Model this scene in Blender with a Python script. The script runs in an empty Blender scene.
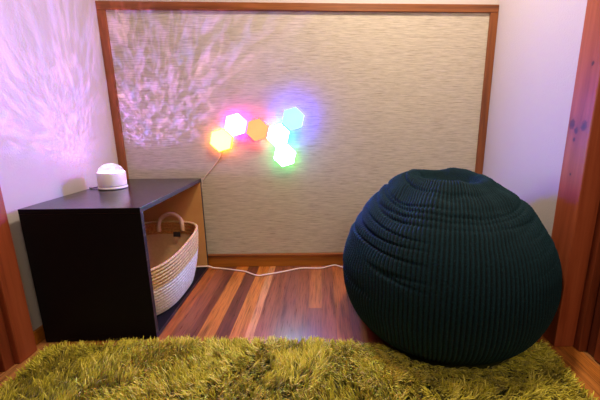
import bpy, math, random
import numpy as np
from mathutils import Vector, Matrix, noise

random.seed(7)
rng = np.random.default_rng(11)
C = bpy.context.scene.collection
sc = bpy.context.scene
R = math.radians

# ------------------------------------------------------------------ materials
class NT:
    """small node-tree builder"""
    def __init__(s, tree):
        s.t = tree; s.N = tree.nodes; s.L = tree.links
    def n(s, typ, ins=None, **props):
        nd = s.N.new(typ)
        for k, v in props.items(): setattr(nd, k, v)
        for k, v in (ins or {}).items(): s.set(nd, k, v)
        return nd
    def set(s, nd, k, v):
        sock = nd.inputs[k]
        if isinstance(v, bpy.types.NodeSocket): s.L.new(v, sock)
        elif isinstance(v, bpy.types.Node): s.L.new(v.outputs[0], sock)
        else: sock.default_value = v
    def math(s, op, a, b=0.0, c=0.0):
        nd = s.n('ShaderNodeMath', operation=op)
        for i, v in enumerate((a, b, c)): s.set(nd, i, v)
        return nd.outputs[0]
    def mix(s, f, a, b, mode='MIX'):
        nd = s.n('ShaderNodeMix', data_type='RGBA', blend_type=mode)
        s.set(nd, 0, f); s.set(nd, 6, a); s.set(nd, 7, b)
        return nd.outputs[2]
    def ramp(s, f, stops, interp='LINEAR'):
        nd = s.n('ShaderNodeValToRGB'); cr = nd.color_ramp; cr.interpolation = interp
        while len(cr.elements) < len(stops): cr.elements.new(0.5)
        for e, (p, c) in zip(cr.elements, stops):
            e.position = p; e.color = (*c, 1) if len(c) == 3 else c
        s.set(nd, 0, f)
        return nd.outputs[0]
    def coords(s, scale=(1, 1, 1), loc=(0, 0, 0)):
        tc = s.n('ShaderNodeNewGeometry')
        mp = s.n('ShaderNodeMapping', {'Vector': tc.outputs['Position'], 'Scale': scale, 'Location': loc})
        return mp.outputs[0]
    def objcoords(s, scale=(1, 1, 1)):
        tc = s.n('ShaderNodeTexCoord')
        mp = s.n('ShaderNodeMapping', {'Vector': tc.outputs['Object'], 'Scale': scale})
        return mp.outputs[0]
    def noise(s, vec, scale=5, detail=3, rough=.5, dist=0):
        nd = s.n('ShaderNodeTexNoise', {'Vector': vec, 'Scale': scale, 'Detail': detail, 'Roughness': rough, 'Distortion': dist})
        return nd.outputs['Fac']
    def bump(s, h, strength=.3, dist=.01):
        return s.n('ShaderNodeBump', {'Height': h, 'Strength': strength, 'Distance': dist}).outputs[0]

def lin(r, g, b):
    f = lambda c: (c/255/12.92) if c/255 <= .04045 else ((c/255+.055)/1.055)**2.4
    return (f(r), f(g), f(b), 1)

def mat(name, color=None, rough=.5, **kw):
    m = bpy.data.materials.new(name); m.use_nodes = True
    t = NT(m.node_tree); b = t.N['Principled BSDF']
    if color is not None: t.set(b, 'Base Color', color)
    b.inputs['Roughness'].default_value = rough
    for k, v in kw.items(): t.set(b, k, v)
    return m, t, b

M = {}
# white plaster walls
m, t, b = mat('plaster', lin(202, 192, 190), .9)
c = t.objcoords(); h = t.noise(c, 140, 4, .6)
t.set(b, 'Normal', t.bump(h, .35, .004)); M['plaster'] = m
m, t, b = mat('ceiling_paint', lin(215, 205, 190), .9); h = t.noise(t.objcoords(), 60, 3); t.set(b, 'Normal', t.bump(h, .1, .003)); M['ceiling'] = m

# grasscloth
m, t, b = mat('grasscloth', None, .9)
c1 = t.coords((12, 12, 260)); c2 = t.coords((22, 22, 700)); c3 = t.coords((1.2, 1, 40))
n1 = t.noise(c1, 1, 3, .6); n2 = t.noise(c2, 1, 2, .6); n3 = t.noise(c3, 1, 2)
col = t.ramp(n1, [(.30, lin(160, 146, 130)[:3]), (.46, lin(198, 186, 166)[:3]), (.70, lin(215, 203, 185)[:3])])
col = t.mix(t.math('MULTIPLY', t.ramp(n2, [(.38, (1, 1, 1)), (.5, (0, 0, 0))]), .45), col, lin(140, 126, 108))
col = t.mix(t.math('MULTIPLY', n3, .25), col, lin(205, 198, 180))
t.set(b, 'Base Color', col)
t.set(b, 'Normal', t.bump(t.math('ADD', n1, n2), .2, .003)); M['grasscloth'] = m

def wood(name, dark, mid, light, axis='z', scale=1.0, rough=.42, knots=()):
    m, t, b = mat(name, None, rough)
    sc_ = {'z': (30, 30, 1.6), 'x': (1.6, 30, 30), 'y': (30, 1.6, 30)}[axis]
    c = t.coords(tuple(v*scale for v in sc_))
    n1 = t.noise(c, 1, 4, .6, .6); n2 = t.noise(c, 5, 3, .7)
    f = t.math('ADD', t.math('MULTIPLY', n1, .75), t.math('MULTIPLY', n2, .25))
    col = t.ramp(f, [(.30, dark[:3]), (.5, mid[:3]), (.72, light[:3])])
    pos = t.n('ShaderNodeNewGeometry').outputs['Position']
    for (k, rad) in knots:
        off = t.n('ShaderNodeVectorMath', operation='SUBTRACT'); t.set(off, 0, pos); off.inputs[1].default_value = k
        sq = t.n('ShaderNodeVectorMath', operation='MULTIPLY'); t.set(sq, 0, off.outputs[0]); sq.inputs[1].default_value = (1, 1, .75)
        ln = t.n('ShaderNodeVectorMath', operation='LENGTH'); t.set(ln, 0, sq.outputs[0])
        d = t.math('ADD', ln.outputs['Value'], t.math('MULTIPLY', t.math('SUBTRACT', t.noise(pos, 90, 2), .5), rad*.9))
        f = t.ramp(t.math('DIVIDE', d, rad*2.2), [(0, (.95,)*3), (.3, (.75,)*3), (.48, (.15,)*3), (1, (0,)*3)])
        col = t.mix(f, col, lin(48, 18, 14))
    t.set(b, 'Base Color', col)
    t.set(b, 'Roughness', t.math('ADD', t.math('MULTIPLY', n2, .25), rough-.1))
    t.set(b, 'Normal', t.bump(n2, .08, .003))
    return m
M['frame_x'] = wood('frame_wood_horizontal', lin(92, 46, 18), lin(140, 78, 30), lin(165, 98, 44), 'x')
M['frame_z'] = wood('frame_wood_vertical', lin(92, 46, 18), lin(136, 74, 28), lin(160, 92, 40), 'z')
M['base_x'] = wood('baseboard_wood', lin(128, 72, 16), lin(168, 100, 26), lin(184, 114, 36), 'x')
M['post'] = wood('post_wood', lin(120, 52, 28), lin(158, 76, 44), lin(178, 94, 58), 'z', .8, .4,
                 knots=[((.845, 1.095, .795), .014), ((.845, 1.045, .79), .014), ((.845, 1.075, .775), .009), ((.845, 1.078, .745), .006), ((.845, 1.05, .98), .006), ((.845, 1.07, .63), .004)])
M['jamb'] = wood('jamb_wood', lin(96, 40, 20), lin(128, 58, 30), lin(146, 72, 38), 'z', .8, .45)
M['door'] = wood('door_wood', lin(70, 26, 14), lin(98, 40, 20), lin(118, 52, 26), 'z', .5, .45)

# plank floor: each strip has its own tone, all running towards the back wall
m, t, b = mat('plank_floor', None, .28)
pos = t.n('ShaderNodeNewGeometry').outputs['Position']
sep = t.n('ShaderNodeSeparateXYZ', {0: pos}); X, Y = sep.outputs[0], sep.outputs[1]
x_edges = [(-.66, 'r'), (-.585, 'm'), (-.525, 'd'), (-.485, 'o'), (-.420, 'd'), (-.362, 'o'), (-.300, 'p'), (-.268, 'm'), (-.190, 'n'), (-.125, 'm'), (-.062, 'n'), (-.004, 'm'), (.055, 'r'), (.115, 'm'), (.17, 'd')]
tone = {'o': lin(196, 118, 48), 'p': lin(206, 140, 84), 'r': lin(176, 98, 46), 'm': lin(146, 84, 52), 'n': lin(138, 82, 58), 'd': lin(112, 62, 40)}
x0, x1 = -.70, .25
f = t.math('DIVIDE', t.math('SUBTRACT', X, x0), x1-x0)
near = t.ramp(f, [(0, tone['r'][:3])] + [((x-x0)/(x1-x0), tone[k][:3]) for x, k in x_edges], 'CONSTANT')
# plain random strips elsewhere on the floor
idx = t.math('FLOOR', t.math('DIVIDE', X, .062))
joint = t.math('FLOOR', t.math('DIVIDE', t.math('ADD', Y, t.math('MULTIPLY', t.n('ShaderNodeTexWhiteNoise', {'W': idx}, noise_dimensions='1D').outputs[0], 1.0)), .9))
cell = t.n('ShaderNodeCombineXYZ', {0: idx, 1: joint})
rnd = t.n('ShaderNodeTexWhiteNoise', {'Vector': cell.outputs[0]}, noise_dimensions='2D').outputs[0]
far = t.ramp(rnd, [(0, tone['r'][:3]), (.5, tone['o'][:3]), (1, tone['p'][:3])])
inside = t.math('MULTIPLY', t.math('GREATER_THAN', X, x0), t.math('LESS_THAN', X, x1))
col = t.mix(inside, far, near)
# the short light block near the back wall
inL = t.math('MULTIPLY', t.math('MULTIPLY', t.math('GREATER_THAN', X, -.062), t.math('LESS_THAN', X, -.004)), t.math('GREATER_THAN', Y, 1.303))
col = t.mix(inL, col, lin(178, 106, 56))
g1 = t.noise(t.coords((46, 2.6, 1)), 1, 4, .65, .8); g2 = t.noise(t.coords((260, 9, 1)), 1, 3, .6)
dark = t.ramp(g1, [(.30, (.42,)*3), (.5, (.95,)*3), (.75, (1.15,)*3)])
col = t.mix(1.0, col, dark, 'MULTIPLY')
col = t.mix(t.math('MULTIPLY', t.ramp(g2, [(.38, (1,)*3), (.52, (0,)*3)]), .5), col, lin(70, 32, 18))
t.set(b, 'Base Color', col)
t.set(b, 'Roughness', t.math('ADD', .2, t.math('MULTIPLY', g2, .22)))
t.set(b, 'Normal', t.bump(g1, .05, .003)); M['floor'] = m

# black shelf laminate, tan inside
m, t, b = mat('black_laminate', None, .33)
n = t.noise(t.objcoords(), 40, 3); t.set(b, 'Base Color', t.mix(n, lin(24, 18, 24), lin(34, 26, 34)))
t.set(b, 'Roughness', t.math('ADD', .17, t.math('MULTIPLY', n, .10))); b.inputs['Specular IOR Level'].default_value = .9; M['black'] = m
m, t, b = mat('black_laminate_matt', None, .6)
n = t.noise(t.objcoords(), 40, 3); t.set(b, 'Base Color', t.mix(n, lin(16, 12, 16), lin(24, 18, 24))); b.inputs['Specular IOR Level'].default_value = .15; M['black_matt'] = m
m, t, b = mat('worn_black_edge', None, .45)
n = t.noise(t.coords((120, 14, 120)), 1, 3, .7)
t.set(b, 'Base Color', t.mix(t.ramp(n, [(.52, (0,)*3), (.68, (1,)*3)]), lin(34, 26, 34), lin(84, 66, 66))); M['edge'] = m
m, t, b = mat('tan_board', None, .6)
n = t.noise(t.objcoords((1, 1, 1)), 14, 4, .6); t.set(b, 'Base Color', t.mix(n, lin(196, 140, 78), lin(214, 160, 98))); M['tan'] = m

# bean bag corduroy
m, t, b = mat('chenille_corduroy', None, .85)
at = t.n('ShaderNodeAttribute', attribute_name='rib').outputs['Fac']
n = t.noise(t.coords(), 210, 3, .6); n2 = t.noise(t.coords(), 6, 3)
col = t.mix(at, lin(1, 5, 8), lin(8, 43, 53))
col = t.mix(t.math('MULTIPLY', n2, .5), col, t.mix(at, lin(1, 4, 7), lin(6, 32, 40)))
col = t.mix(t.ramp(n, [(.5, (0,)*3), (.75, (.5,)*3)]), col, lin(24, 62, 72))
t.set(b, 'Base Color', col)
b.inputs['Specular IOR Level'].default_value = .2
b.inputs['Sheen Weight'].default_value = .10; b.inputs['Sheen Roughness'].default_value = .4
b.inputs['Sheen Tint'].default_value = lin(60, 130, 140)
t.set(b, 'Normal', t.bump(n, .6, .004)); M['corduroy'] = m

# rug
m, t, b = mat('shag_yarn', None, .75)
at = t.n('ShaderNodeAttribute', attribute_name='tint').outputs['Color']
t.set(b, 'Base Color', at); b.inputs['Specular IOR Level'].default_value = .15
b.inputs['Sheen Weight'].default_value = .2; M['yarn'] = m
m, t, b = mat('rug_backing', None, .95)
n = t.noise(t.objcoords(), 120, 3); t.set(b, 'Base Color', t.mix(n, lin(46, 50, 14), lin(70, 76, 22))); M['backing'] = m

# basket
def weave(name, ca, cb, sa, sb):
    m, t, b = mat(name, None, .85)
    uv = t.n('ShaderNodeUVMap').outputs[0]
    mp = t.n('ShaderNodeMapping', {'Vector': uv, 'Scale': (sa, sb, 1)}).outputs[0]
    n = t.noise(mp, 1, 3, .6); n2 = t.noise(t.objcoords(), 160, 3)
    f = t.math('ADD', t.math('MULTIPLY', n, .6), t.math('MULTIPLY', n2, .4))
    t.set(b, 'Base Color', t.ramp(f, [(.3, ca[:3]), (.65, cb[:3])]))
    t.set(b, 'Normal', t.bump(f, .5, .004))
    return m
M['weave_white'] = weave('white_rope_weave', lin(190, 176, 164), lin(246, 240, 234), 120, 40)
M['weave_cream'] = weave('cream_jute_weave', lin(150, 108, 58), lin(228, 196, 142), 140, 50)
M['weave_tan'] = weave('tan_jute_weave', lin(120, 72, 28), lin(196, 136, 70), 140, 40)
m, t, b = mat('lining_cloth', None, .9); n = t.noise(t.objcoords(), 90, 3); t.set(b, 'Base Color', t.mix(n, lin(176, 136, 96), lin(200, 160, 118))); M['lining'] = m
m, t, b = mat('handle_rope', None, .7); n = t.noise(t.objcoords(), 110, 3); t.set(b, 'Base Color', t.mix(n, lin(196, 150, 112), lin(226, 186, 150))); M['handle'] = m
m, t, b = mat('black_tag', None, .6); n = t.noise(t.objcoords(), 200, 2); t.set(b, 'Base Color', t.mix(n, lin(22, 18, 18), lin(36, 30, 28))); M['tag'] = m

# plastics and cords
m, t, b = mat('white_plastic', None, .4); n = t.noise(t.objcoords(), 30, 2); t.set(b, 'Base Color', t.mix(n, lin(232, 222, 216), lin(240, 232, 226))); M['plastic'] = m
m, t, b = mat('white_cord', None, .45); n = t.noise(t.objcoords(), 50, 2); t.set(b, 'Base Color', t.mix(n, lin(226, 196, 176), lin(236, 212, 196))); M['cord'] = m
m, t, b = mat('black_cord', None, .4); n = t.noise(t.objcoords(), 50, 2); t.set(b, 'Base Color', t.mix(n, lin(22, 16, 22), lin(30, 24, 30))); M['dark_cord'] = m

# clear faceted dome, glowing from the LEDs inside
m = bpy.data.materials.new('clear_dome'); m.use_nodes = True; t = NT(m.node_tree); t.N.clear()
out = t.n('ShaderNodeOutputMaterial')
c = t.objcoords(); vor = t.n('ShaderNodeTexVoronoi', {'Vector': c, 'Scale': 75}, feature='F1')
f = t.ramp(vor.outputs['Distance'], [(.1, (1, 1, 1)), (.55, (.25, .2, .3))])
col = t.mix(t.noise(c, 30, 2), lin(255, 245, 255), lin(205, 180, 255))
em = t.n('ShaderNodeEmission', {'Color': col, 'Strength': t.math('MULTIPLY', f, 1.35)})
tr = t.n('ShaderNodeBsdfTransparent'); gl = t.n('ShaderNodeBsdfGlossy', {'Roughness': .08})
add = t.n('ShaderNodeAddShader'); t.set(add, 0, em.outputs[0]); t.set(add, 1, tr.outputs[0])
mx = t.n('ShaderNodeMixShader', {0: .06}); t.set(mx, 1, add.outputs[0]); t.set(mx, 2, gl.outputs[0])
t.set(out, 0, mx.outputs[0]); M['dome'] = m

def glow(name, col, strength):
    m = bpy.data.materials.new(name); m.use_nodes = True; t = NT(m.node_tree); t.N.clear()
    out = t.n('ShaderNodeOutputMaterial')
    n = t.noise(t.objcoords(), 18, 2)
    s = t.math('MULTIPLY', t.math('ADD', .92, t.math('MULTIPLY', n, .16)), strength)
    em = t.n('ShaderNodeEmission', {'Color': (*col, 1), 'Strength': s}); t.set(out, 0, em.outputs[0])
    return m

# ------------------------------------------------------------------ mesh helpers
def link_mesh(name, verts, faces, material, parent=None, smooth=False, mats=None, idx=None, uvs=None):
    me = bpy.data.meshes.new(name); me.from_pydata(verts, [], faces)
    for mm in (mats or [material]): me.materials.append(mm)
    if idx is not None: me.polygons.foreach_set('material_index', idx)
    if smooth: me.polygons.foreach_set('use_smooth', [True]*len(me.polygons))
    if uvs is not None:
        ul = me.uv_layers.new(name='UVMap')
        li = np.zeros(len(me.loops), dtype=np.int32); me.loops.foreach_get('vertex_index', li)
        ul.data.foreach_set('uv', np.asarray(uvs, dtype=np.float32)[li].ravel())
    me.update()
    o = bpy.data.objects.new(name, me); C.objects.link(o)
    if parent: o.parent = parent
    return o

def bevel(o, w, seg=2):
    md = o.modifiers.new('Bevel', 'BEVEL'); md.width = w; md.segments = seg; md.limit_method = 'ANGLE'
    return o

def box(name, lo, hi, material, parent=None, bev=0, mats=None, idx=None):
    x0, y0, z0 = lo; x1, y1, z1 = hi
    v = [(x0, y0, z0), (x1, y0, z0), (x1, y1, z0), (x0, y1, z0), (x0, y0, z1), (x1, y0, z1), (x1, y1, z1), (x0, y1, z1)]
    # faces: bottom, top, front(-y), right(+x), back(+y), left(-x)
    f = [(0, 3, 2, 1), (4, 5, 6, 7), (0, 1, 5, 4), (1, 2, 6, 5), (2, 3, 7, 6), (3, 0, 4, 7)]
    o = link_mesh(name, v, f, material, parent, mats=mats, idx=idx)
    if bev: bevel(o, bev)
    return o

def prism(name, poly, axis_lo, axis_hi, material, parent=None, bev=0):
    """poly in (x, z), extruded along y"""
    n = len(poly)
    v = [(x, axis_lo, z) for x, z in poly] + [(x, axis_hi, z) for x, z in poly]
    f = [tuple(range(n)), tuple(range(2*n-1, n-1, -1))] + [(i, i+n, (i+1) % n + n, (i+1) % n) for i in range(n)]
    o = link_mesh(name, v, f, material, parent)
    if bev: bevel(o, bev)
    return o

def lathe(name, prof, material, parent=None, n=48, smooth=True):
    v, f = [], []
    for r, z in prof:
        for k in range(n):
            a = 2*math.pi*k/n; v.append((r*math.cos(a), r*math.sin(a), z))
    for i in range(len(prof)-1):
        for k in range(n):
            f.append((i*n+k, i*n+(k+1) % n, (i+1)*n+(k+1) % n, (i+1)*n+k))
    o = link_mesh(name, v, f, material, parent, smooth)
    return o

def tube(name, pts, rad, material, parent=None, n=10, res=6, rads=None):
    P = [Vector(p) for p in pts]; S = []
    for i in range(len(P)-1):
        p0, p1, p2, p3 = P[max(i-1, 0)], P[i], P[i+1], P[min(i+2, len(P)-1)]
        for k in range(res):
            u = k/res
            S.append(.5*((2*p1)+(p2-p0)*u+(2*p0-5*p1+4*p2-p3)*u*u+(3*p1-p0-3*p2+p3)*u**3))
    S.append(P[-1]); v, f = [], []
    up = Vector((0, 0, 1)) if abs((P[-1]-P[0]).normalized().z) < .8 else Vector((0, 1, 0))
    for i, p in enumerate(S):
        d = (S[min(i+1, len(S)-1)]-S[max(i-1, 0)]).normalized()
        a = d.cross(up)
        a = a.normalized() if a.length > 1e-4 else d.cross(Vector((1, 0, 0))).normalized()
        bb = a.cross(d).normalized()
        for k in range(n):
            an = 2*math.pi*k/n; v.append(p+rad*(math.cos(an)*a+math.sin(an)*bb))
    for i in range(len(S)-1):
        for k in range(n): f.append((i*n+k, i*n+(k+1) % n, (i+1)*n+(k+1) % n, (i+1)*n+k))
    f.append(tuple(range(n-1, -1, -1))); f.append(tuple(range((len(S)-1)*n, len(S)*n)))
    return link_mesh(name, [tuple(p) for p in v], f, material, parent, True)

def thing(name, label, cat, loc=(0, 0, 0), rz=0, group=None):
    o = bpy.data.objects.new(name, None); C.objects.link(o); o.location = loc; o.rotation_euler = (0, 0, rz)
    o.empty_display_size = .05
    return tag(o, label, cat, group)
def tag(o, label, cat, group=None):
    o['label'] = label; o['category'] = cat
    if group: o['group'] = group
    return o
def struct(o):
    o['kind'] = 'structure'; return o

# ------------------------------------------------------------------ the setting
XL, XR, D, ZC = -1.072, .886, 1.775, 2.25
PF = 1.757                                # face of the grasscloth panel
struct(box('floor', (-2.2, -.6, -.05), (2.2, D+.1, 0), M['floor']))
struct(box('wall_back', (XL-.1, D, 0), (XR+.1, D+.1, ZC), M['plaster']))
struct(box('wall_left', (XL-.1, 1.02, 0), (XL, D, ZC), M['plaster']))
struct(box('wall_right', (XR, 1.08, 0), (XR+.1, D, ZC), M['plaster']))
struct(box('ceiling', (XL-.1, .98, ZC), (XR+.1, D+.1, ZC+.06), M['ceiling']))
bb = struct(box('baseboard_back', (XL, PF-.014, 0), (XR, D, .062), M['base_x'])); bevel(bb, .002)
bc = box('trim_5', (XL, PF-.018, .062), (XR, D, .073), M['frame_x'], None); struct(bc); bevel(bc, .002)
bl = struct(box('baseboard_left', (XL, 1.06, 0), (XL+.012, PF-.02, .05), M['base_x'])); bevel(bl, .002)
br = struct(box('baseboard_right', (XR-.012, 1.118, 0), (XR, PF-.02, .05), M['base_x'])); bevel(br, .002)
# corner posts of the alcove and the sliding doors beyond them
p = struct(box('trim_1', (XR-.041, 1.016, 0), (XR+.064, 1.116, ZC), M['post'])); bevel(p, .004)
p = struct(box('trim_2', (XL-.06, .99, 0), (XL+.042, 1.06, ZC), M['post'])); bevel(p, .004)
p = struct(box('trim_3', (.915, .99, 0), (.955, 1.016, ZC), M['jamb'])); bevel(p, .002)
p = struct(box('trim_4', (XL-.04, .955, 0), (XL+.024, .99, ZC), M['jamb'])); bevel(p, .002)
def sliding_door(name, xa, xb, face):
    s = .004
    d = struct(box(name, (xa, -.1, 0.004), (xb, .985 if xa > 0 else .95, 2.2), M['door']))
    f0, f1 = (xa-.006, xa) if face < 0 else (xb, xb+.006)
    for (y0, y1, z0, z1) in ((-.1, .0, .004, 2.2), (.87, .95, .004, 2.2), (0, .87, .004, .10), (0, .87, 1.85, 2.2)):
        q = box('door_rail', (f0, y0, z0), (f1, y1, z1), M['jamb'], d); bevel(q, .0015)
    return d
sliding_door('door_1', .942, .972, -1)
sliding_door('door_2', XL-.03, XL+.004, 1)

# framed grasscloth panel that fills the back wall
fp = thing('framed_wall_panel', 'large beige grasscloth wall panel with brown wooden frame filling the back wall', 'wall panel', (0, PF, .074))
ZT = 1.371
def rel(lo, hi, o=(0, PF, .074)): return tuple(a-b for a, b in zip(lo, o)), tuple(a-b for a, b in zip(hi, o))
lo, hi = rel((XL+.03, PF, .074), (XR-.03, D-.002, ZT-.02)); box('cloth_panel', lo, hi, M['grasscloth'], fp)
lo, hi = rel((XL+.001, PF-.011, ZT-.036), (XR-.001, D-.002, ZT)); box('frame_rail', lo, hi, M['frame_x'], fp, .002)
lo, hi = rel((XL+.001, PF-.011, .0745), (XL+.040, D-.002, ZT-.0365)); box('frame_stile', lo, hi, M['frame_z'], fp, .002)
lo, hi = rel((XR-.040, PF-.011, .0745), (XR-.001, D-.002, ZT-.0365)); box('frame_stile', lo, hi, M['frame_z'], fp, .002)

# ------------------------------------------------------------------ black storage cube
SX, SY, SW, SD, SH, TH = -.628, 1.1075, .405, .622, .516, .019
sh = thing('storage_cube', 'black open-sided storage cube shelf with tan inside, standing against the left wall', 'shelf', (SX, SY, 0), .0185)
blk = [M['black'], M['black_matt'], M['edge'], M['tan']]
# box faces: bottom, top, front, right, back, left
box('top_panel', (-SW, 0, SH-TH), (0, SD, SH), None, sh, .0012, blk, [3, 0, 1, 2, 1, 1])
box('bottom_panel', (-SW, 0, .002), (0, SD, TH), None, sh, .0012, blk, [1, 1, 1, 2, 1, 1])
box('side_panel', (-SW, 0, TH+.0003), (0, TH, SH-TH-.0003), None, sh, .0012, blk, [1, 1, 1, 2, 3, 1])
box('side_panel', (-SW, SD-TH, TH+.0003), (0, SD, SH-TH-.0003), None, sh, .0012, blk, [1, 1, 3, 2, 1, 1])
box('back_panel', (-SW, TH+.0003, TH+.0003), (-SW+.008, SD-TH-.0003, SH-TH-.0003), None, sh, 0, blk, [1, 1, 1, 3, 1, 1])

# ------------------------------------------------------------------ woven basket in the cube
bx, by, bz0 = -.812, 1.419, TH+.001
bk = thing('woven_basket', 'two-tone white and tan woven rope basket inside the black storage cube', 'basket', (bx, by, bz0), .0185)
BH = .275
def sup(a, rx, ry, e=2.9):
    c, s = math.cos(a), math.sin(a)
    k = (abs(c)**e+abs(s)**e)**(-1/e)
    return rx*k*c, ry*k*s
def brad(u):
    """half-widths at height share u: narrow base, round belly, slightly open rim"""
    g = .80+.20*math.sin(min(u, 1)*math.pi*.5)**.8
    return .203*g, .280*g
def basket_wall(name, u0, u1, material, off, rows, cols=260, amp=.0028, nrib=17, diag=0):
    v, f, uv = [], [], []
    nr = int(rows)
    for i in range(nr+1):
        u = u0+(u1-u0)*i/nr
        for k in range(cols):
            a = 2*math.pi*k/cols
            rx, ry = brad(u)
            coil = abs(math.sin(math.pi*u*nrib))
            tw = math.sin(a*88+math.floor(u*nrib)*math.pi)
            d = off+amp*(coil*1.3+.45*tw*coil)
            x, y = sup(a, rx+d, ry+d)
            v.append((x, y, u*BH)); uv.append((k/cols, u))
    for i in range(nr):
        for k in range(cols):
            f.append((i*cols+k, i*cols+(k+1) % cols, (i+1)*cols+(k+1) % cols, (i+1)*cols+k))
    return v, f, uv
NR = 16
v, f, uv = basket_wall('w', 0, .60, None, 0, 66, nrib=NR)
cols = 260
nb = len(v); v.append((0, 0, 0)); uv.append((0, 0))
for k in range(cols): f.append((nb, (k+1) % cols, k))
link_mesh('white_weave', v, f, M['weave_white'], bk, True, uvs=uv)
v, f, uv = basket_wall('w', .602, .96, None, 0, 42, nrib=NR)
link_mesh('cream_weave', v, f, M['weave_cream'], bk, True, uvs=uv)
# lining (smooth cloth) and the tan band above it, inside
v, f, uv = [], [], []
for i in range(13):
    u = .03+(.74-.03)*i/12; rx, ry = brad(u)
    for k in range(96):
        x, y = sup(2*math.pi*k/96, rx-.009, ry-.009); v.append((x, y, u*BH))
for i in range(12):
    for k in range(96): f.append((i*96+k, (i+1)*96+k, (i+1)*96+(k+1) % 96, i*96+(k+1) % 96))
f.append(tuple(range(96)))
link_mesh('lining', v, f, M['lining'], bk, True)
v, f, uv = basket_wall('w', .735, .965, None, -.008, 28, amp=-.002, nrib=NR)
f = [tuple(reversed(q)) for q in f]
link_mesh('inner_band', v, f, M['weave_tan'], bk, True, uvs=uv)
# rim: a rolled rope round the top
v, f, uv = [], [], []
rx, ry = brad(1)
for k in range(260):
    a = 2*math.pi*k/260
    for j in range(10):
        an = 2*math.pi*j/10; rr = .0065+.0008*math.sin(a*96+an)
        x, y = sup(a, rx-.003+rr*math.cos(an), ry-.003+rr*math.cos(an)); v.append((x, y, BH*.965+rr*math.sin(an))); uv.append((k/260, j/10))
for k in range(260):
    for j in range(10):
        f.append((k*10+j, ((k+1) % 260)*10+j, ((k+1) % 260)*10+(j+1) % 10, k*10+(j+1) % 10))
link_mesh('rim', v, f, M['weave_cream'], bk, True, uvs=uv)
for s in (1, -1):
    hx = .014*s
    yb = (ry-.012)*s
    hp = [(-.062, yb-.010*s, BH*.80), (-.060, yb-.008*s, BH*.94), (-.050, yb-.002*s, BH*1.04), (-.026, yb+.002*s, BH*1.11), (0, yb+.003*s, BH*1.135), (.026, yb+.002*s, BH*1.11), (.050, yb-.002*s, BH*1.04), (.060, yb-.008*s, BH*.94), (.062, yb-.010*s, BH*.80)]
    hp = [(a+hx, b_, c_) for a, b_, c_ in hp]
    tube('handle', hp, .0105, M['handle'], bk, 12, 6)
tg = box('tag', (.028, 0, -.013), (.066, .0015, .013), M['tag'], bk, 0)
tg.location = (0, ry*.955-.017, BH*.745); tg.rotation_euler = (R(-7), 0, R(-4)); tg['label'] = 'small black tag'

for ch in bk.children:                   # the soft front end of the basket sags a little
    if ch.name.startswith('tag'): continue
    for v_ in ch.data.vertices:
        k_ = min(max((.17-v_.co.y)/.45, 0), 1); v_.co.z *= 1-.175*k_**1.3

# ------------------------------------------------------------------ star projector lamp on the cube
LX, LY = -.937, 1.468
lamp = thing('projector_lamp', 'small white round projector lamp with glowing clear dome on top of the black cube', 'lamp', (LX, LY, SH+.0005))
LZ = .074                                # height of the rim above the shelf
lathe('foot_ring', [(0, 0), (.050, 0), (.0565, .002), (.058, .006), (.056, .010), (.050, .0115)], M['plastic'], lamp)
lathe('lamp_body', [(.049, .0117), (.0545, .0125), (.0555, .018), (.0558, LZ-.004), (.0545, LZ-.0005), (.052, LZ), (.050, LZ-.001), (.0495, LZ-.006), (0, LZ-.006)], M['plastic'], lamp)
lathe('dome', [(.0492, LZ-.004)]+[(.0492*math.cos(a), LZ-.002+.040*math.sin(a)) for a in np.linspace(0, math.pi/2*.995, 16)], M['dome'], lamp)
tag(tube('lamp_cord', [(LX-.056, LY-.004, SH+.0065), (LX-.072, LY-.010, SH+.005), (LX-.090, LY-.012, SH+.003), (LX-.104, LY-.002, SH+.003)], .0021, M['dark_cord']),
    'short thin black cord running from the lamp to the left wall', 'cord')

# ------------------------------------------------------------------ hexagon wall lights
hexes = [((-.520, .714), 'hexagon wall light glowing white with an orange halo, lowest on the left', (18, 6, .8), (1, .25, .01), 'orange'),
         ((-.440, .793), 'hexagon wall light glowing white with a magenta pink halo', (30, 4, 60), (1, .03, .75), 'magenta'),
         ((-.331, .767), 'orange-red hexagon wall light in the middle of the chain with red halo', (110, .62, .22), (1, .015, .03), 'red'),
         ((-.223, .740), 'hexagon wall light glowing white with a teal halo, between the red and blue ones', (14, 95, 105), (.03, 1, .45), 'teal'),
         ((-.192, .634), 'hexagon wall light glowing white with a green halo, lowest of the chain', (20, 85, 50), (.18, 1, .22), 'green'),
         ((-.144, .823), 'hexagon wall light glowing pale cyan with a deep blue halo, topmost on the right', (.62, 1.5, 600), (.02, .03, 1), 'blue')]
HR = .0605                               # corner radius
tilt = R(-14)
for i, ((hx, hz), lab, cap, side, nm) in enumerate(hexes):
    h = thing('hexagon_light', lab, 'wall light', (hx, PF, hz), 0, 'hexagon wall lights')
    poly = lambda r: [(r*math.cos(R(90+60*k)+tilt), r*math.sin(R(90+60*k)+tilt)) for k in range(6)]
    prism('base', poly(HR*.93), -.006, -.0002, M['plastic'], h, .001)
    ring = prism('side_wall', poly(HR), -.024, -.0062, glow('glow_side_'+nm, side, {'red': 16, 'blue': 75, 'green': 7, 'teal': 6, 'orange': 18, 'magenta': 20}[nm]), h)
    prism('diffuser', poly(HR*.985), -.0275, -.0242, glow('glow_cap_'+nm, cap, 1.0), h, .0015)
tag(tube('power_cable', [(-.528, PF-.004, .656), (-.536, PF-.005, .634), (-.556, PF-.006, .600), (-.59, PF-.006, .560), (-.625, PF-.007, .520), (-.645, PF-.008, .48), (-.652, PF-.008, .40), (-.655, PF-.008, .25)], .0022, M['cord']),
    'thin white cable hanging from the orange hexagon light down behind the black cube', 'cable')
cz = .0047
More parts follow.
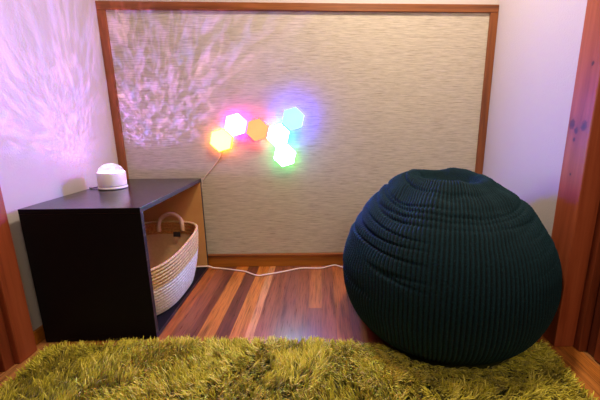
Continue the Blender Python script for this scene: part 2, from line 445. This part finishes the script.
tag(tube('floor_cord', [(-.80, 1.695, TH+.0055), (-.735, 1.696, TH+.0055), (-.68, 1.698, TH+.0055), (-.632, 1.70, TH+.0055), (-.606, 1.706, .013), (-.575, 1.716, cz), (-.495, 1.693, cz), (-.424, 1.670, cz), (-.35, 1.620, cz), (-.299, 1.629, cz), (-.204, 1.665, cz), (-.125, 1.700, cz), (-.06, 1.700, cz), (-.006, 1.699, cz), (.04, 1.722, cz), (.074, 1.735, cz), (.10, 1.718, cz), (.14, 1.69, cz), (.22, 1.68, cz), (.32, 1.70, cz)], .0044, M['cord'], None, 10, 8),
    'white power cord snaking over the wooden floor along the baseboard', 'cord')

# ------------------------------------------------------------------ bean bag
BX, BY = .478, 1.205
def build_bag():
    NTH, NR_ = 1180, 250
    # profile from the middle of the base to the middle of the gathered pit
    ctrl = [(0, .0), (.13, .0), (.235, .003), (.300, .024), (.350, .075), (.376, .140), (.386, .205), (.385, .265), (.374, .330), (.352, .395), (.313, .460), (.262, .518), (.210, .560), (.170, .588), (.146, .600), (.118, .596), (.092, .572), (.060, .552), (.025, .548), (.0, .548)]
    P = [Vector((a, b, 0)) for a, b in ctrl]; pts = []
    for i in range(len(P)-1):
        p0, p1, p2, p3 = P[max(i-1, 0)], P[i], P[i+1], P[min(i+2, len(P)-1)]
        for k in range(30):
            u = k/30
            pts.append(.5*((2*p1)+(p2-p0)*u+(2*p0-5*p1+4*p2-p3)*u*u+(3*p1-p0-3*p2+p3)*u**3))
    pts.append(P[-1])
    A = np.array([(p.x, p.y) for p in pts]); A[:, 0] = np.maximum(A[:, 0], 0)
    L = np.concatenate([[0], np.cumsum(np.hypot(*np.diff(A, axis=0).T))]); T = L[-1]
    # spend the rows where they show
    s = np.concatenate([np.linspace(0, .27, 14, endpoint=False), np.linspace(.27, T, NR_-14)])
    pr = np.interp(s, L, A[:, 0]); pz = np.interp(s, L, A[:, 1])
    tr = np.gradient(pr, s); tz = np.gradient(pz, s)
    nr_, nz_ = tz, -tr; ln = np.hypot(nr_, nz_); nr_, nz_ = nr_/ln, nz_/ln
    front = math.atan2(-BY, -BX)+.10
    th = np.linspace(-math.pi, math.pi, NTH, endpoint=False)
    TH_, S_ = np.meshgrid(th, s)
    PR = pr[:, None]; PZ = pz[:, None]
    # rib spacing stays even on the body and gathers towards the top
    Rm = np.interp(s, [0, .55, .75, .95, T], [.392, .392, .36, .27, .16])
    Rm = np.where(pz > .3, np.maximum(Rm, pr*.98), Rm)
    pitch = .0158
    wob = np.zeros_like(TH_); fold = np.zeros_like(TH_); ps = np.zeros_like(TH_); nub = np.zeros_like(TH_)
    lows = np.zeros_like(TH_)
    # coarse grid for smooth noises, then interpolation
    gi = np.arange(0, NTH, 5); gj = np.arange(0, len(s), 2)
    def field(fn):
        G = np.array([[fn(s[j], th[i]) for i in np.append(gi, gi[0])] for j in gj])
        xi = np.append(gi, NTH)
        H = np.array([np.interp(np.arange(NTH), xi, row) for row in G])
        return np.array([np.interp(np.arange(len(s)), gj, H[:, i]) for i in range(NTH)]).T
    def cyl(sv, t, a=1, k=1): return Vector((math.cos(t)*a, math.sin(t)*a, sv*k))
    lows = field(lambda sv, t: noise.noise(cyl(sv, t, 1.1, 2.6)+Vector((3.1, 0, 7))))
    wob = field(lambda sv, t: noise.noise(cyl(sv, t, 1.5, 5)+Vector((0, 9, 2))))
    # creases that run across the ribs: narrow ridges of a stretched noise
    cr = field(lambda sv, t: noise.noise(cyl(sv+.035*math.cos(t-front), t, .55, 30)+Vector((5, 1, 0))))
    cr2 = field(lambda sv, t: noise.noise(cyl(sv, t, 1.6, 17)+Vector((8, 2, 4))))
    crease = np.clip(1-np.abs(cr)*4.2, 0, 1)**1.5
    dth = np.angle(np.exp(1j*(TH_-front)))
    left = np.clip((-dth-.15)/.7, 0, 1)*np.clip((2.6+dth)/.6, 0, 1)      # towards the hexagon lights
    right = np.clip((dth-.55)/.5, 0, 1)*np.clip((2.6-dth)/.6, 0, 1)
    up = np.clip((PZ-.16)/.14, 0, 1)*np.ones_like(TH_)
    top = np.clip((PZ-.43)/.09, 0, 1)*np.ones_like(TH_)
    inner = np.clip((S_-(T-.19))/.06, 0, 1)
    # radial gathers around the neck
    gath = field(lambda sv, t: noise.noise(Vector((math.cos(t)*3.6, math.sin(t)*3.6, sv*3.0)))+.2*noise.noise(Vector((math.cos(t)*8, math.sin(t)*8, sv*4+5))))
    gw = np.clip((PZ-.44)/.12, 0, 1)
    disp = lows*.016*np.clip(PZ/.1, 0, 1)
    disp -= crease*.013*up*np.clip(left+.15*right+.02+.35*top, 0, 1.0)*(1-inner)
    disp += cr2*.011*np.clip(left+top*.9+right*.35, 0, 1)*up*(1-.6*inner)
    disp += np.clip(gath, -.9, .25)*.017*gw*(1-.75*np.clip((S_-(T-.25))/.06, 0, 1))
    # broad dents in the crown: a deep fold in front of the gathered rim
    phase = (dth*Rm[:, None])/pitch*2*math.pi + wob*1.6 + left*cr2*5.5 + top*gath*3
    ribw = np.cos(phase*.5)
    rib = 1-ribw**2                                                   # 0 in the groove, 1 on the rib
    rib = rib**.75
    nb_ = .5+.5*np.sin(S_*2*math.pi/.0095+np.floor(phase/(2*math.pi))*2.4)
    amp = .0046*np.clip(PZ/.02+.3, .3, 1)
    d = disp+amp*(rib-.5)+.0011*rib*nb_
    rr = PR+nr_[:, None]*d; zz = PZ+nz_[:, None]*d
    rr = np.maximum(rr, 0)
    # back of the gathered rim stands higher, front is folded down; the crown leans
    back = np.cos(np.angle(np.exp(1j*(TH_-(front+math.pi)))))
    zz = zz + np.clip((PZ-.40)/.2, 0, 1)*(.006*back*np.clip(PR/.14, 0, 1.3))
    x = rr*np.cos(TH_); y = rr*np.sin(TH_)
    lean = np.clip(zz/.6, 0, 1.1)**2
    x = x + .012*lean; y = y + .02*lean
    x = x + BX; y = y + BY
    z = np.maximum(zz, 0)+.0065
    # pressed lightly against the post and the right wall
    lim = np.where(y < 1.125, XR-.041-.004, XR-.004)-.012*(1-rib)
    lim2 = XR-.041-.003 + np.clip((y-1.10)/.05, 0, 1)*.036
    x = np.where(x > lim2-.02, lim2-.02+.018*np.tanh((x-lim2+.02)/.03), x)
    verts = np.stack([x, y, z], -1).reshape(-1, 3)
    nrow = len(s)
    ii = np.arange(NTH); faces = []
    i2 = (ii+1) % NTH
    quads = np.concatenate([np.stack([j*NTH+ii, j*NTH+i2, (j+1)*NTH+i2, (j+1)*NTH+ii], -1) for j in range(nrow-1)])
    o = link_mesh('bean_bag', verts.tolist(), quads.tolist(), M['corduroy'], None, True)
    at = o.data.attributes.new('rib', 'FLOAT', 'POINT')
    at.data.foreach_set('value', rib.reshape(-1).astype(np.float32))
    return tag(o, 'large dark teal corduroy bean bag slumped in the right corner on the rug', 'bean bag')
build_bag()

# ------------------------------------------------------------------ shaggy rug
RX0, RX1, RY0, RY1 = -.972, .80, .30, 1.060
rug = thing('shag_rug', 'olive green shaggy rug covering the floor in front of the cube and bean bag', 'rug', ((RX0+RX1)/2, (RY0+RY1)/2, 0))
cxr, cyr = (RX0+RX1)/2, (RY0+RY1)/2
def warp(x, y):
    """rug is laid slightly askew: right side swings a little to the front, left edge slants"""
    u = (x-RX0)/(RX1-RX0); w = (y-RY0)/(RY1-RY0)
    X = x + (1-u)*(.055*(1-w)-.012) - u*.06*(1-w)
    Y = y - .045*np.clip((u-.5)/.5, 0, 1)*w - .010*np.clip((.25-u)/.25, 0, 1)*w + .012*np.sin(u*7)*w
    return X, Y
def build_rug():
    nx, ny = 60, 26; v, f = [], []
    for j in range(ny+1):
        for i in range(nx+1):
            X, Y = warp(RX0+(RX1-RX0)*i/nx, RY0+(RY1-RY0)*j/ny); v.append((float(X)-cxr, float(Y)-cyr, .005))
    n0 = len(v); v += [(a, b, .0005) for a, b, c in v[:n0]]
    for j in range(ny):
        for i in range(nx):
            a = j*(nx+1)+i; f.append((a, a+1, a+nx+2, a+nx+1)); f.append((n0+a, n0+a+nx+1, n0+a+nx+2, n0+a+1))
    for i in range(nx):
        f.append((i+1, i, n0+i, n0+i+1)); a = ny*(nx+1)+i; f.append((a, a+1, n0+a+1, n0+a))
    for j in range(ny):
        a = j*(nx+1); f.append((a, a+nx+1, n0+a+nx+1, n0+a)); a += nx; f.append((a+nx+1, a, n0+a, n0+a+nx+1))
    link_mesh('backing', v, f, M['backing'], rug)
    # yarn strands
    NT_, PER = 12500, 6
    tx = np.repeat(rng.uniform(RX0, RX1, NT_), PER); ty = np.repeat(RY0+(RY1-RY0)*rng.uniform(0, 1, NT_)**.62, PER)
    ta = np.repeat(rng.normal(0, .75, NT_), PER); tl = np.repeat(rng.normal(0, .20, NT_), PER); tc = np.repeat(rng.normal(0, .16, NT_), PER)
    N = NT_*PER
    x = np.clip(tx+rng.normal(0, .0035, N), RX0, RX1); y = np.clip(ty+rng.normal(0, .0035, N), RY0, RY1)
    X, Y = warp(x, y)
    # keep the strands from standing inside the bean bag
    rb = np.hypot(X-BX, Y-BY); keep = rb > .30
    x, y, X, Y, ta, tl, tc = (q[keep] for q in (x, y, X, Y, ta, tl, tc)); N = len(x)
    def nz(px, py, s, o): return np.array([noise.noise(Vector((a*s, b_*s, o))) for a, b_ in zip(px, py)])
    n1 = nz(X, Y, 4.2, 1.3); n2 = nz(X, Y, 13, 5.1); n3 = nz(X, Y, 30, 9.7); n4 = nz(X, Y, 7, 13.1)
    ang = -1.2+n1*4.2+n2*2.2+n3*1.2+ta+rng.normal(0, .32, N)
    leanv = np.clip(.80+.45*n4+tl+rng.normal(0, .18, N), .1, 1.3)     # radians from upright
    ln = np.clip(.038*(1+.25*n2)+rng.normal(0, .006, N), .020, .056)
    # outer edge: yarn spills outwards
    ex = np.minimum(x-RX0, RX1-x); ey = RY1-y
    edge = np.clip(1-np.minimum(ex, ey)/.03, 0, 1)
    oa = np.where(ey < ex, math.pi/2, np.where(x-RX0 < RX1-x, math.pi, 0.0))
    ang = np.where((edge > .35) & (rng.uniform(0, 1, N) < .55), oa+rng.normal(0, .7, N), ang)
    ln = ln*(1-.32*edge)
    # under the bag's belly the pile is pressed flat
    rb = np.hypot(X-BX, Y-BY)
    press = np.clip((.42-rb)/.08, 0, 1)
    leanv = leanv*(1-press)+1.42*press
    ang = np.where(press > .3, np.arctan2(Y-BY, X-BX)+rng.normal(0, .5, N), ang)
    # under the shelf corner too
    wid = rng.uniform(.0015, .0026, N)
    tw = rng.uniform(0, 2*math.pi, N)
    K = 5
    def belly(ax, ay):
        d = np.hypot(ax-BX, ay-BY)+.010
        return np.interp(d, [0, .30, .35, .376, .386, .40, .41], [.001, .006, .062, .125, .19, 1, 9])
    dirx, diry = np.cos(ang), np.sin(ang)
    curl = rng.normal(0, .35, N)
    V = np.zeros((N, K, 2, 3)); px, py, pz = X-cxr, Y-cyr, np.full(N, .004)
    for k in range(K):
        u = k/(K-1)
        la = leanv*(.25+1.05*u); aa = ang+curl*u
        w = wid*(1-.75*u**2.2)
        wa = aa+math.pi/2; tilt_ = tw
        wx, wy, wz = np.cos(wa)*np.cos(tilt_), np.sin(wa)*np.cos(tilt_), np.sin(tilt_)*.6
        V[:, k, 0] = np.stack([px-wx*w, py-wy*w, pz-wz*w], -1)
        V[:, k, 1] = np.stack([px+wx*w, py+wy*w, pz+wz*w], -1)
        st = ln/(K-1)
        px = px+np.cos(aa)*np.sin(la)*st; py = py+np.sin(aa)*np.sin(la)*st; pz = np.maximum(pz+np.cos(la)*st, .005); pz = np.minimum(pz, belly(px+cxr, py+cyr))
    verts = V.reshape(-1, 3)
    base = (np.arange(N)*K*2)[:, None]
    q = np.concatenate([base+np.array([2*k, 2*k+1, 2*k+3, 2*k+2]) for k in range(K-1)], 0)
    me = bpy.data.meshes.new('pile')
    me.vertices.add(len(verts)); me.vertices.foreach_set('co', verts.astype(np.float32).ravel())
    me.loops.add(len(q)*4); me.loops.foreach_set('vertex_index', q.astype(np.int32).ravel())
    me.polygons.add(len(q)); me.polygons.foreach_set('loop_start', np.arange(0, len(q)*4, 4, dtype=np.int32))
    me.polygons.foreach_set('use_smooth', np.ones(len(q), dtype=bool))
    me.update(calc_edges=True); me.validate()
    me.materials.append(M['yarn'])
    c0 = np.array(lin(138, 132, 24)[:3]); c1 = np.array(lin(218, 204, 66)[:3]); c2 = np.array(lin(242, 228, 116)[:3])
    r = np.clip(.5+.20*rng.normal(0, 1, N)+.3*n2+tc, 0, 1)[:, None]
    cc = np.where(r < .6, c0+(c1-c0)*(r/.6), c1+(c2-c1)*((r-.6)/.4))
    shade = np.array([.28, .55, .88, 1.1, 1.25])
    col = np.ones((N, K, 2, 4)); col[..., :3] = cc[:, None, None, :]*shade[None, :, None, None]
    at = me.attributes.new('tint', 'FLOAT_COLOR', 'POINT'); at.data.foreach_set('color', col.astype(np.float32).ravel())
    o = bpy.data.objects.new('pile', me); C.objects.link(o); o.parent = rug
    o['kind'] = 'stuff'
build_rug()

# ------------------------------------------------------------------ light
def lamp_light(name, typ, loc, energy, color, **kw):
    l = bpy.data.lights.new(name, typ); l.energy = energy; l.color = color
    for k, v in kw.items(): setattr(l, k, v)
    o = bpy.data.objects.new(name, l); C.objects.link(o); o.location = loc
    return o
# warm ceiling lamp of the alcove
ceil = lamp_light('ceiling_lamp', 'AREA', (.26, 1.16, 2.2), 29, (1, .84, .64), shape='DISK', size=.22)
room = lamp_light('room_fill', 'AREA', (.5, -.5, 1.7), 13, (1, .82, .60), shape='DISK', size=.8)  # unseen fill light, added behind the camera to brighten back panel and floor
room.rotation_euler = (R(68), 0, R(8))
# light of the projector inside the dome: even lilac plus the rippled pattern of its lens
pl = lamp_light('projector_light', 'POINT', (LX, LY, SH+.0005+LZ+.0055), 46, (1, 1, 1), shadow_soft_size=.0035)
pl.data.use_nodes = True
t = NT(pl.data.node_tree); em = t.N['Emission']
dirv = t.n('ShaderNodeTexCoord').outputs['Normal']
sp = t.n('ShaderNodeSeparateXYZ', {0: dirv})
az = t.math('ARCTAN2', sp.outputs[1], t.math('MULTIPLY', sp.outputs[0], -1)); el = t.math('ARCSINE', sp.outputs[2])
def flakes(k, seed, lo, hi):
    v = t.n('ShaderNodeMapping', {'Vector': dirv, 'Scale': (k, k, k), 'Location': (seed, seed*.7, 0)})
    nz = t.n('ShaderNodeTexNoise', {'Vector': v.outputs[0], 'Scale': .7, 'Detail': 1})
    o = t.n('ShaderNodeVectorMath', operation='SCALE'); t.set(o, 0, nz.outputs['Color']); o.inputs['Scale'].default_value = 1.6
    d = t.n('ShaderNodeVectorMath', operation='ADD'); t.set(d, 0, v.outputs[0]); t.set(d, 1, o.outputs[0])
    f1 = t.ramp(t.noise(d.outputs[0], 1.0, 1, .5), [(lo, (0,)*3), (hi, (1,)*3)])
    rid = t.ramp(t.math('ABSOLUTE', t.math('SUBTRACT', t.noise(d.outputs[0], .8, 0), .5)), [(0, (1,)*3), (.03, (.4,)*3), (.08, (0,)*3)])
    return t.math('ADD', f1, t.math('MULTIPLY', rid, .8))
pat = t.math('ADD', flakes(17, 2.3, .52, .68), t.math('MULTIPLY', flakes(9, 7.7, .52, .70), .7))
near = t.ramp(sp.outputs[0], [(.0, (1,)*3), (.60, (1,)*3), (.85, (0,)*3)])           # the rippled part is thrown to the left half
high = t.ramp(sp.outputs[2], [(.22, (0,)*3), (.42, (1,)*3)])
pat = t.math('MULTIPLY', pat, t.math('MULTIPLY', t.math('MULTIPLY', near, high), 1.1))
hue = t.noise(dirv, 9, 2)
pc = t.ramp(hue, [(.30, (.14, .2, 1)), (.45, (.38, .22, 1)), (.56, (.55, .25, 1)), (.7, (.85, .45, .85))])
base = t.ramp(t.math('ADD', t.math('MULTIPLY', sp.outputs[0], .5), .5), [(.1, (.085, .0, .10)), (.45, (.03, .0, .07)), (.7, (.08, .05, .16)), (.9, (.10, .075, .24))])
colr = t.mix(1.0, base, t.mix(1.0, pc, pat, 'MULTIPLY'), 'ADD')
# the dome throws little towards the two near walls and most into the room
sx = t.n('ShaderNodeSeparateXYZ', {0: dirv})
cx_ = t.math('MAXIMUM', t.math('MULTIPLY', sx.outputs[0], -1), .02); cy_ = t.math('MAXIMUM', sx.outputs[1], .02)
ix = t.math('MINIMUM', t.math('POWER', t.math('DIVIDE', .19, cx_), 2.3), 1)
iy = t.math('MINIMUM', t.math('POWER', t.math('DIVIDE', .34, cy_), 2.1), 1)
t.set(em, 'Color', colr); t.set(em, 'Strength', t.math('MULTIPLY', ix, iy))

w = bpy.data.worlds.new('World'); sc.world = w; w.use_nodes = True
bg = w.node_tree.nodes['Background']; bg.inputs[0].default_value = (1, .86, .74, 1); bg.inputs[1].default_value = .05

# ------------------------------------------------------------------ camera
cam = bpy.data.cameras.new('Camera'); co = bpy.data.objects.new('Camera', cam); C.objects.link(co); sc.camera = co
Fpx, P_, YW, RL = 325.4938, .2185, .0296, -.0016
cam.sensor_width = 36; cam.lens = Fpx/600*36; cam.clip_start = .01
cam.shift_x = -30.93/600; cam.shift_y = -4.477/600
fw = Vector((math.sin(YW)*math.cos(P_), math.cos(YW)*math.cos(P_), -math.sin(P_))); rt = Vector((math.cos(YW), -math.sin(YW), 0)); upv = rt.cross(fw)
c_, s_ = math.cos(RL), math.sin(RL); r2 = rt*c_+upv*s_; u2 = upv*c_-rt*s_
co.matrix_world = Matrix(((r2.x, u2.x, -fw.x, 0), (r2.y, u2.y, -fw.y, 0), (r2.z, u2.z, -fw.z, .8), (0, 0, 0, 1)))
sc.view_settings.view_transform = 'Standard'; sc.view_settings.look = 'None'; sc.view_settings.exposure = 0
sc.cycles.use_denoising = True
sc.cycles.max_bounces = 8
sc.cycles.sample_clamp_indirect = 3
